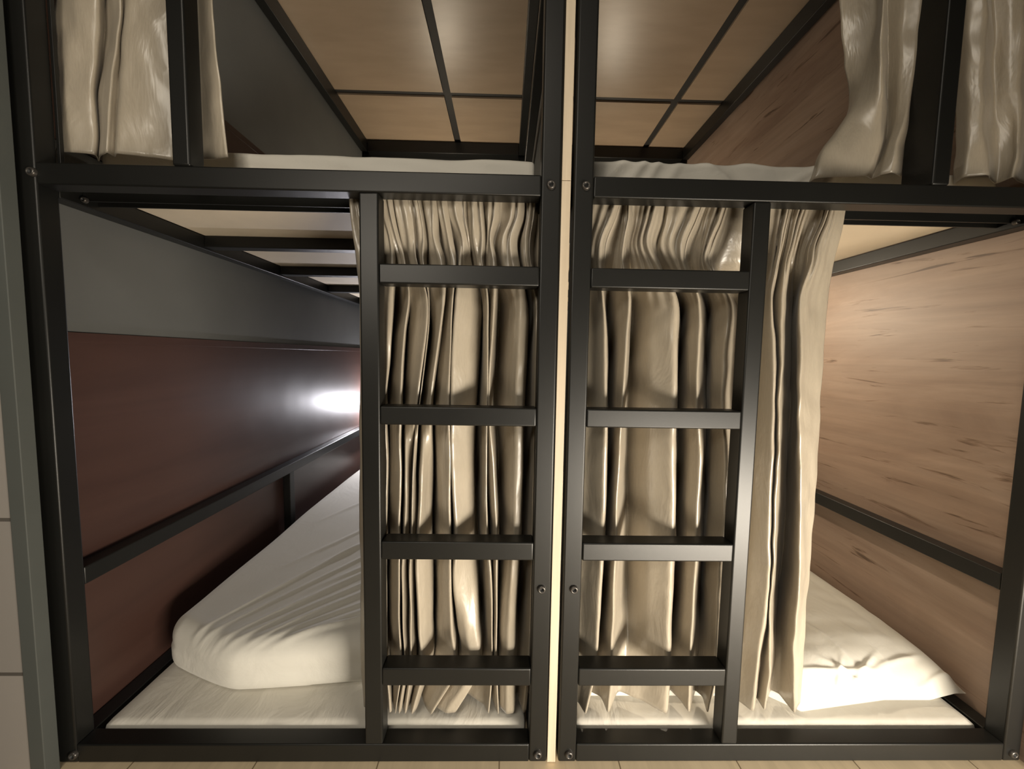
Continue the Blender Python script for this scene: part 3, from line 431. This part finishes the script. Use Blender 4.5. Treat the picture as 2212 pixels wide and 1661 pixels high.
FOLDS_UPPER_FAR_RIGHT = [
  (1.2847, [(1.1920,1.1204), (1.1859,1.0839), (1.2028,1.0620), (1.2879,1.1131), (1.3000,1.0839), (1.3234,1.0693), (1.4197,1.1204), (1.4245,1.0839), (1.4292,1.0620), (1.5315,1.1131)]),
  (0.9868, [(1.2252,1.1204), (1.2199,1.0839), (1.2378,1.0620), (1.3208,1.1131), (1.3340,1.0839), (1.3546,1.0693), (1.4513,1.1204), (1.4613,1.0839), (1.4668,1.0620), (1.5697,1.1131)]),
  (0.8806, [(1.2388,1.1204), (1.2312,1.0839), (1.2569,1.0620), (1.3351,1.1131), (1.3462,1.0839), (1.3671,1.0693), (1.4639,1.1204), (1.4744,1.0839), (1.4802,1.0620), (1.5833,1.1131)]),
  (0.7486, [(1.2551,1.1204), (1.2452,1.0839), (1.2625,1.0620), (1.3497,1.1131), (1.3612,1.0839), (1.3761,1.0693), (1.4769,1.1204), (1.4842,1.0839), (1.4969,1.0620), (1.6002,1.1131)]),
  (0.6264, [(1.2678,1.1204), (1.2555,1.0839), (1.2746,1.0620), (1.3673,1.1131), (1.3882,1.0839), (1.3840,1.0693), (1.4847,1.1204), (1.4993,1.0839), (1.5123,1.0620), (1.6158,1.1131)]),
  (0.5459, [(1.2707,1.1204), (1.2536,1.0839), (1.2910,1.0620), (1.3829,1.1131), (1.3870,1.0839), (1.3804,1.0693), (1.4874,1.1204), (1.5026,1.0839), (1.5160,1.0620), (1.6194,1.1131)]),
  (0.5122, [(1.2742,1.1204), (1.2505,1.0839), (1.2973,1.0620), (1.3867,1.1131), (1.3856,1.0839), (1.3791,1.0693), (1.4914,1.1204), (1.5067,1.0839), (1.5202,1.0620), (1.6237,1.1131)]),
]

# ---------------------------------------------------------------- the room
CZ = 1.75
BACK = 3.40
floor = struct(box('floor', -1.32, 2.1, -1.6, 3.6, -1.20, -1.138, M['floor'], bev=0))
ceil_ = struct(box('ceiling', -1.9, 2.1, -1.6, 3.6, CZ + 0.012, CZ + 0.06, M['dark'], bev=0))
# ceiling boards with dark joints between them
def ceiling_boards():
    g = 0.025
    xs_l = [(-1.212, -0.42 - g), (-0.42 + g, 0.134)]
    xs_r = [(0.160, 1.135 - g), (1.135 + g, 1.52)]
    ys = [(1.0, 1.80 - g), (1.80 + g, 2.745 - g), (2.745 + g, 3.42)]
    for xs in (xs_l, xs_r):
        for (a, b) in xs:
            for (c, d) in ys:
                box('ceiling_board', a, b, c, d, CZ, CZ + 0.012, M['ply'], ceil_, bev=0)
ceiling_boards()
struct(box('wall_back', -1.32, 2.1, BACK + 0.02, BACK + 0.1, -1.138, CZ + 0.01, M['grey'], bev=0))
struct(box('wall_left', -1.29, -1.217, 1.02, BACK + 0.02, -1.138, CZ + 0.01, M['grey'], bev=0))
struct(box('wall_right', 1.505, 1.60, 0.99, BACK + 0.02, -1.138, CZ + 0.01, M['oak'], bev=0))
struct(box('wall_far_right', 1.505, 2.1, 0.93, 0.985, -1.138, CZ + 0.01, M['beige_wall'], bev=0))
struct(box('wall_left_tiled', -1.9, -1.2285, 0.957, 1.015, -1.138, CZ + 0.01, M['tile'], bev=0))
struct(box('trim_1', -1.228, -1.190, 0.953, 0.987, -1.138, CZ + 0.01, M['corner'], bev=0.002))
# brown laminate lining on the left wall: lower bunk and upper bunk
def lining(z0, z1, name):
    o = box(name, -1.2165, -1.2115, 1.03, BACK, z0, z1, M['brown'], bev=0)
    struct(o)
    e = box('panel_edge', -1.2165, -1.2095, 1.03, BACK, z1 - 0.028, z1, M['brown'], o, bev=0.001)
    return o
lining(-1.137, 0.046, 'trim_2')
lining(0.56, 0.982, 'trim_3')
# board wall between the two beds, with its pale front edge in two lengths
pw = struct(box('wall_middle', 0.1355, 0.1565, 1.035, BACK, -1.136, CZ, M['grey'], bev=0))
t1 = box('edge_strip', 0.1345, 0.1575, 1.0, 1.035, -1.136, 0.4415, M['birch'], pw, bev=0.001)
t2 = box('edge_strip', 0.1345, 0.1575, 1.0, 1.035, 0.4430, CZ, M['birch'], pw, bev=0.001)

# ---------------------------------------------------------------- the two bunk beds
def bunk(xl, xr, ladder_left, base_label, upper_post, wallside):
    """xl, xr: outer faces; ladder_left: x range of the ladder's outer stile; wallside -1 or 1"""
    m = M['metal']; w = 0.05
    root = empty('bunk_bed', ((xl + xr) / 2, 2.2, -1.138), base_label, 'bunk bed', 'black metal bunk beds')
    zt = CZ - 0.004
    for x0 in (xl, xr - w):
        box('post', x0, x0 + w, 1.0, 1.05, -1.136, zt, m, root, 0.005)
        box('post', x0, x0 + w, BACK - 0.05, BACK, -1.136, zt, m, root, 0.005)
    a, b = xl + w, xr - w
    # front rails and back rails
    box('bottom_rail', a, b, 1.0005, 1.05, -1.136, -1.083, m, root, 0.004)
    box('middle_rail', a, b, 1.0005, 1.05, 0.403, 0.455, m, root, 0.004)
    box('top_rail', a, b, 1.0005, 1.05, zt - 0.05, zt, m, root, 0.004)
    box('back_rail', a, b, BACK - 0.0495, BACK, 0.403, 0.455, m, root, 0.004)
    box('back_rail', a, b, BACK - 0.09, BACK, zt - 0.09, zt, m, root, 0.004)
    box('back_rail', a, b, BACK - 0.0495, BACK, -1.136, -1.083, m, root, 0.004)
    # rails along the sides
    for x0 in (xl, xr - w):
        box('side_rail', x0 + 0.0005, x0 + w - 0.0005, 1.05, BACK - 0.05, 0.389, 0.440, m, root, 0.003)
        box('side_rail', x0 + 0.0005, x0 + w - 0.0005, 1.05, BACK - 0.05, -1.136, -1.085, m, root, 0.003)
        box('side_rail', x0 + 0.0005, x0 + w - 0.0005, 1.05, BACK - 0.09, zt - 0.093, zt, m, root, 0.003)
    gx = xl if wallside < 0 else xr - w
    box('guard_rail', gx + 0.001, gx + w - 0.001, 1.05, BACK - 0.05, -0.655, -0.605, m, root, 0.003)
    if wallside < 0: box('guard_post', gx + 0.006, gx + w - 0.006, 2.08, 2.125, -1.085, -0.655, m, root, 0.003)
    ix = xr - w if wallside < 0 else xl
    box('guard_rail', ix + 0.001, ix + w - 0.012, 1.05, BACK - 0.05, 1.00, 1.045, m, root, 0.003)
    # bed board and the cross bars under it
    box('bed_board', a + 0.001, b - 0.001, 1.155, BACK - 0.05, 0.441, 0.452, M['board'], root, 0)
    ys = (1.53, 2.03, 2.56, 3.1) if wallside < 0 else (2.03, 2.56, 3.1)
    for y in ys:
        box('cross_bar', a, b, y, y + 0.052, 0.398, 0.4405, m, root, 0.003)
    # curtain tracks
    boxes('curtain_track', [(a, b, 1.105, 1.15, 0.425, 0.4405), (a, b, 1.105, 1.110, 0.402, 0.425), (a, b, 1.145, 1.15, 0.402, 0.425)], m, root, 0.001)
    # ladder built into the front: one stile and four rungs
    l0, l1 = ladder_left
    box('ladder_stile', l0, l1, 1.0003, 1.05, -1.083, 0.403, m, root, 0.005)
    r0, r1 = (l1, xr - w) if wallside < 0 else (xl + w, l0)
    for z0, z1 in ((0.179, 0.229), (-0.184, -0.135), (-0.549, -0.499), (-0.909, -0.858)):
        box('ladder_rung', r0, r1, 0.9995, 1.05, z0, z1, m, root, 0.004)
    # upright of the upper bunk's front
    u0, u1, ud = upper_post
    box('upper_upright', u0, u1, 1.0003, ud, 0.455, zt - 0.05, m, root, 0.005)
    if wallside < 0: box('shade_strip', xl + w, xl + w + 0.008, 1.05, 1.060, 0.455, zt - 0.05, m, root, 0.001)  # added black strip, stands in for the shade beside the upper curtain
    inner = xr - 0.0255 if wallside < 0 else xl + 0.030
    outer = xl + 0.043 if wallside < 0 else xr - 0.025
    for z in (0.430, -0.628, -1.111): bolt(root, inner, z)
    for z in (0.430, -1.111): bolt(root, outer, z)
    bolt(root, -1.146 if wallside < 0 else 1.437, 0.402, 1.098, 0.008)
    return root
B1 = bunk(-1.21, 0.133, (-0.3735, -0.3245), 'black steel bunk bed on the left, against the grey and red-brown wall', (-0.829, -0.786, 1.05), -1)
B2 = bunk(0.1655, 1.4955, (0.6265, 0.6715), 'black steel bunk bed on the right, beside the knotty oak-look wall', (1.083, 1.128, 1.085), 1)

# ---------------------------------------------------------------- mattresses
def wr(p, s, amp, top):
    return amp * noise.noise(Vector((p.x * 7 + s, p.y * 5, p.z * 9))) + amp * 0.5 * noise.noise(Vector((p.x * 19 + s, p.y * 12, p.z * 24)))
def low_mattress(x0, x1, label, s):
    def df(p):
        if p.z > -1.10: p.z += 0.0 + 0.35 * wr(p, s, 0.004, 0)
        return p
    o = rounded_slab('mattress', x0, x1, 1.056, BACK - 0.06, -1.134, -1.081, 0.012, 60, 90, 4, M['sheet'], df)
    tag(o, label, 'mattress', 'mattresses'); origin_to_base(o); return o
low_mattress(-1.145, 0.075, 'thin mattress in a white sheet, lower bunk of the left bed', 1.0)
low_mattress(0.22, 1.436, 'thin mattress in a white sheet, lower bunk of the right bed', 5.0)
def up_l(p):
    d = wr(p, 9, 0.006, 0); p.y += d
    p.z += 0.004 * noise.noise(Vector((p.x * 3, p.y * 2, 2)))
    if p.x > 0.0 and p.z > 0.5: p.z -= 0.35 * (p.x - 0.0) ** 1.0 * max(0, 1.35 - p.y)
    p.y += 0.004 * math.sin((p.x + (p.z - 0.5) * 4) * 26) * (0.5 + noise.noise(Vector((p.x * 4, 0, 1))))
    return p
o = rounded_slab('mattress', -1.155, 0.078, 1.152, BACK - 0.06, 0.4525, 0.567, 0.014, 110, 40, 10, M['sheet'], up_l)
tag(o, 'mattress in a smooth cream sheet, upper bunk of the left bed', 'mattress', 'mattresses'); origin_to_base(o)
def up_r(p):
    d = wr(p, 3, 0.007, 0); p.y += d
    if p.z > 0.5:
        p.z += 0.004 * noise.noise(Vector((p.x * 5, p.y * 2, 7)))
        p.z += 0.010 * math.exp(-((p.x - 0.70) / 0.05) ** 2) * (p.y < 1.4)
        p.z -= 0.05 * max(0.0, (p.x - 0.86)) * max(0, 1.5 - p.y)
        p.z += 0.012 * math.exp(-((p.x - 0.93) / 0.05) ** 2) * (p.y < 1.4)
    for cx, cz, w_, a_ in ((0.27, 0.9, 0.02, 0.010), (0.345, 0.7, 0.014, 0.010), (0.40, 0.5, 0.012, 0.008), (0.455, 0.6, 0.015, 0.007), (0.66, -1.3, 0.016, 0.010), (0.62, -1.0, 0.012, 0.006), (0.80, 1.6, 0.015, 0.009), (0.90, 1.4, 0.014, 0.010)):
        p.y -= a_ * math.exp(-((p.x - cx - (p.z - 0.5) * cz) / w_) ** 2) * (p.y < 1.3)
    return p
o = rounded_slab('mattress', 0.221, 1.440, 1.152, BACK - 0.06, 0.4525, 0.567, 0.012, 150, 40, 12, M['sheet'], up_r)
tag(o, 'mattress in a creased white sheet, upper bunk of the right bed', 'mattress', 'mattresses'); origin_to_base(o)

# ---------------------------------------------------------------- bedding
DW = [(-1.01, 1.18, -0.68, 1.76, .012, 1), (-0.97, 1.17, -0.62, 1.66, .010, .8), (-0.90, 1.17, -0.52, 1.60, .013, 1), (-0.86, 1.16, -0.56, 1.46, .010, .8),
      (-0.80, 1.16, -0.46, 1.48, .012, 1), (-0.77, 1.16, -0.50, 1.36, .009, .7), (-0.70, 1.17, -0.38, 1.38, .012, 1), (-0.66, 1.19, -0.34, 1.34, .010, .8),
      (-0.92, 1.60, -0.62, 2.05, .014, .7), (-0.80, 1.60, -0.45, 2.0, .014, .7), (-0.60, 1.22, -0.25, 1.36, .010, .8), (-0.98, 2.0, -0.7, 2.5, .016, .6),
      (-0.72, 1.45, -0.40, 1.78, .012, .8), ]
def duvet_l(p):
    f = 1 - (p.y - 1.13) / 0.25
    # front edge is not straight: pulled in at the left corner
    if p.x < -0.82 and p.y < 1.6: p.y += (-0.82 - p.x) ** 2 / (0.10 + (-0.82 - p.x)) * 0.50 * max(0, min(1, (1.6 - p.y) / 0.4))
    if p.x > -0.85 and p.y < 1.4: p.y += (p.x + 0.85) ** 2 / (0.15 + p.x + 0.85) * 0.13 * max(0, min(1, (1.4 - p.y) / 0.25))
    if p.z > -0.99:
        k = min(1.0, max(0.0, (p.z + 0.99) / 0.07))
        h = sum(a * ridge(p.x, p.y, ax, ay, bx, by, w) for ax, ay, bx, by, w, a in DW)
        p.z += 0.0085 * h * k - 0.006 * k
        p.z += 0.010 * noise.noise(Vector((p.x * 2.4, p.y * 2.4, 3.1))) * k
        p.z += 0.03 * k * min(1, max(0, (p.y - 1.4)))            # fuller toward the head
    else:
        p.y += 0.010 * noise.noise(Vector((p.x * 4, 2.0, p.z * 5))) * (p.y < 1.3)
    if p.z < -1.06 and p.y < 1.3 and p.x > -0.62:
        p.z += 0.012 * max(0, math.sin((p.x + 0.62) * 11))
    return p
o = rounded_slab('duvet', -1.135, 0.03, 1.135, BACK - 0.12, -1.0795, -0.905, 0.060, 190, 230, 18, M['duvet'], duvet_l)
tag(o, 'thick white duvet with long diagonal creases on the lower left bunk', 'duvet'); origin_to_base(o)

RW = [(0.95, 1.155, 1.20, 1.165, .007, .9), (1.20, 1.165, 1.36, 1.20, .008, .7), (1.10, 1.12, 1.20, 1.175, .007, 1), (1.18, 1.115, 1.12, 1.155, .008, 1),
      (1.05, 1.11, 1.09, 1.15, .006, .8), (1.30, 1.13, 1.44, 1.16, .008, 1), (1.16, 1.18, 1.14, 1.30, .008, .6), (1.28, 1.18, 1.27, 1.28, .006, .5),
      (0.60, 1.15, 0.90, 1.15, .008, .8), (0.98, 1.20, 1.06, 1.45, .012, .4)]
def flat_duvet():
    x0, x1, y0, y1 = 0.26, 1.4965, 1.098, BACK - 0.1
    nx, ny = 230, 230
    bm = bmesh.new()
    def base_y(x):                                             # front edge seen from above
        return 1.097 + 0.040 * max(0.0, min(1.0, (x - 0.93) / 0.30)) + 0.055 * max(0.0, min(1.0, (0.93 - x) / 0.07))
    def pt(i, j, top):
        u = i / nx; v = (j / ny) ** 1.7
        x = x0 + (x1 - x0) * u
        yb = base_y(x)
        y = yb + (y1 - yb) * v
        ex = min(x - x0, x1 - x); ey = min(y - yb, y1 - y)
        fx = 1 - math.exp(-max(ex, 0) / 0.055); fy = 1 - math.exp(-max(ey, 0) / 0.040)
        h = 0.112 * (fx * fy) ** 0.75
        zb = -1.0785 + (0.022 if x > 1.38 else 0.0) * min(1, (x - 1.38) / 0.08) * 1.0
        if not top: return P(x, y, zb)
        z = zb + 0.0006 + h
        z += 0.009 * sum(a * ridge(x, y, ax, ay, bx, by, w) for ax, ay, bx, by, w, a in RW) * min(1, h / 0.03)
        z += 0.012 * noise.noise(Vector((x * 2.5, y * 2.2, 8.0))) * min(1, h / 0.08)
        z += 0.003 * noise.noise(Vector((x * 14, y * 16, 1.0))) * min(1, h / 0.05)
        return P(x, y, z)
    T = [[bm.verts.new(pt(i, j, True)) for j in range(ny + 1)] for i in range(nx + 1)]
    Bt = [[bm.verts.new(pt(i, j, False)) for j in (0, ny)] for i in range(nx + 1)]
    for i in range(nx):
        for j in range(ny):
            bm.faces.new((T[i][j], T[i + 1][j], T[i + 1][j + 1], T[i][j + 1]))
        bm.faces.new((Bt[i][0], Bt[i][1], Bt[i + 1][1], Bt[i + 1][0]))
        bm.faces.new((Bt[i][0], Bt[i + 1][0], T[i + 1][0], T[i][0]))
        bm.faces.new((T[i][ny], T[i + 1][ny], Bt[i + 1][1], Bt[i][1]))
    bm.faces.new([Bt[0][0]] + [T[0][j] for j in range(ny + 1)] + [Bt[0][1]])
    bm.faces.new([Bt[nx][1]] + [T[nx][j] for j in range(ny, -1, -1)] + [Bt[nx][0]])
    bmesh.ops.recalc_face_normals(bm, faces=bm.faces)
    me = bpy.data.meshes.new('duvet'); bm.to_mesh(me); bm.free()
    return link('duvet', me, M['duvet'], None, smooth=True)
o = flat_duvet()
tag(o, 'flat white duvet with a crumpled front corner on the lower right bunk', 'duvet'); origin_to_base(o)

# ---------------------------------------------------------------- curtains
def hang(name_table, label, **kw):
    o = curtain('curtain', name_table, **kw)
    tag(o, label, 'curtain', 'taupe satin bunk curtains'); origin_to_base(o); return o
hang(FOLDS_LOWER_LEFT, 'taupe satin curtain drawn behind the ladder of the left bunk bed', ripple=0.008, nsub=7, smooth=2, nz=150, seed=1.3, wrinkle=0.005)
hang(FOLDS_LOWER_RIGHT, 'taupe satin curtain with a bright outer fold, hanging in the lower right bunk', ripple=0.011, pinch=(2, 5, 7.5, 11, 14, 17, 19.3, 22), nsub=14, smooth=5, nz=150, seed=4.1, wrinkle=0.005)
hang(FOLDS_UPPER_LEFT, 'taupe curtain bunched at the left end of the upper left bunk', nsub=9, nz=70, seed=7.7, wrinkle=0.006)
hang(FOLDS_UPPER_RIGHT, 'taupe curtain swept back over the mattress edge of the upper right bunk', nsub=12, nz=70, seed=2.9, wrinkle=0.006)
hang(FOLDS_UPPER_FAR_RIGHT, 'dim taupe curtain right of the upright, at the far end of the upper right bunk', nsub=9, nz=70, seed=11.7, wrinkle=0.006)

# ---------------------------------------------------------------- lamps inside the bunks
def bunk_lamp(label, x, y, z, facing, power, color, glowm, size=0.05):
    """small round lamp: housing and diffuser, with the light it gives"""
    fx, fy, fz = facing
    root = empty('bunk_lamp', (x, y, z), label, 'lamp', 'small bunk lamps')
    d = Vector(facing).normalized(); q = d.to_track_quat('Z', 'Y')
    for nm, r0, d0, d1, mt_ in (('housing', size * 0.5, -0.02, 0.0, M['lamp']), ('diffuser', size * 0.42, 0.0, 0.004, glowm)):
        bm = bmesh.new(); bmesh.ops.create_cone(bm, cap_ends=True, segments=32, radius1=r0, radius2=r0 * 0.92, depth=d1 - d0)
        for v in bm.verts:
            v.co.z += (d0 + d1) / 2; v.co = q @ v.co; v.co += P(x, y, z)
        me = bpy.data.meshes.new(nm); bm.to_mesh(me); bm.free(); link(nm, me, mt_, root)
    e = d * 0.03
    l = bpy.data.lights.new('lamp_light', 'POINT'); l.energy = power; l.color = color; l.shadow_soft_size = 0.012
    lo = bpy.data.objects.new('lamp_light', l); C.objects.link(lo); lo.location = P(x, y, z) + e; lo.parent = root
    settle(root)
    return root
bunk_lamp('small warm lamp under the upper bed board, lower right bunk', 0.80, 2.15, 0.30, (0, 0, -1), 12.0, WARM, M['glow_warm'])
bunk_lamp('small cool lamp on the back wall, lower left bunk', -1.09, BACK - 0.02, -0.42, (0, -1, 0), 13.0, COOL, M['glow_cool'])
bunk_lamp('small warm lamp on the back wall, upper left bunk', -0.55, BACK + 0.0, 0.80, (0, -1, 0.3), 6.0, WARM, M['glow_warm'])
bunk_lamp('small warm lamp on the back wall, upper right bunk', 0.85, BACK + 0.0, 0.80, (0, -1, 0.3), 5.5, WARM, M['glow_warm'])
settle(B1); settle(B2)
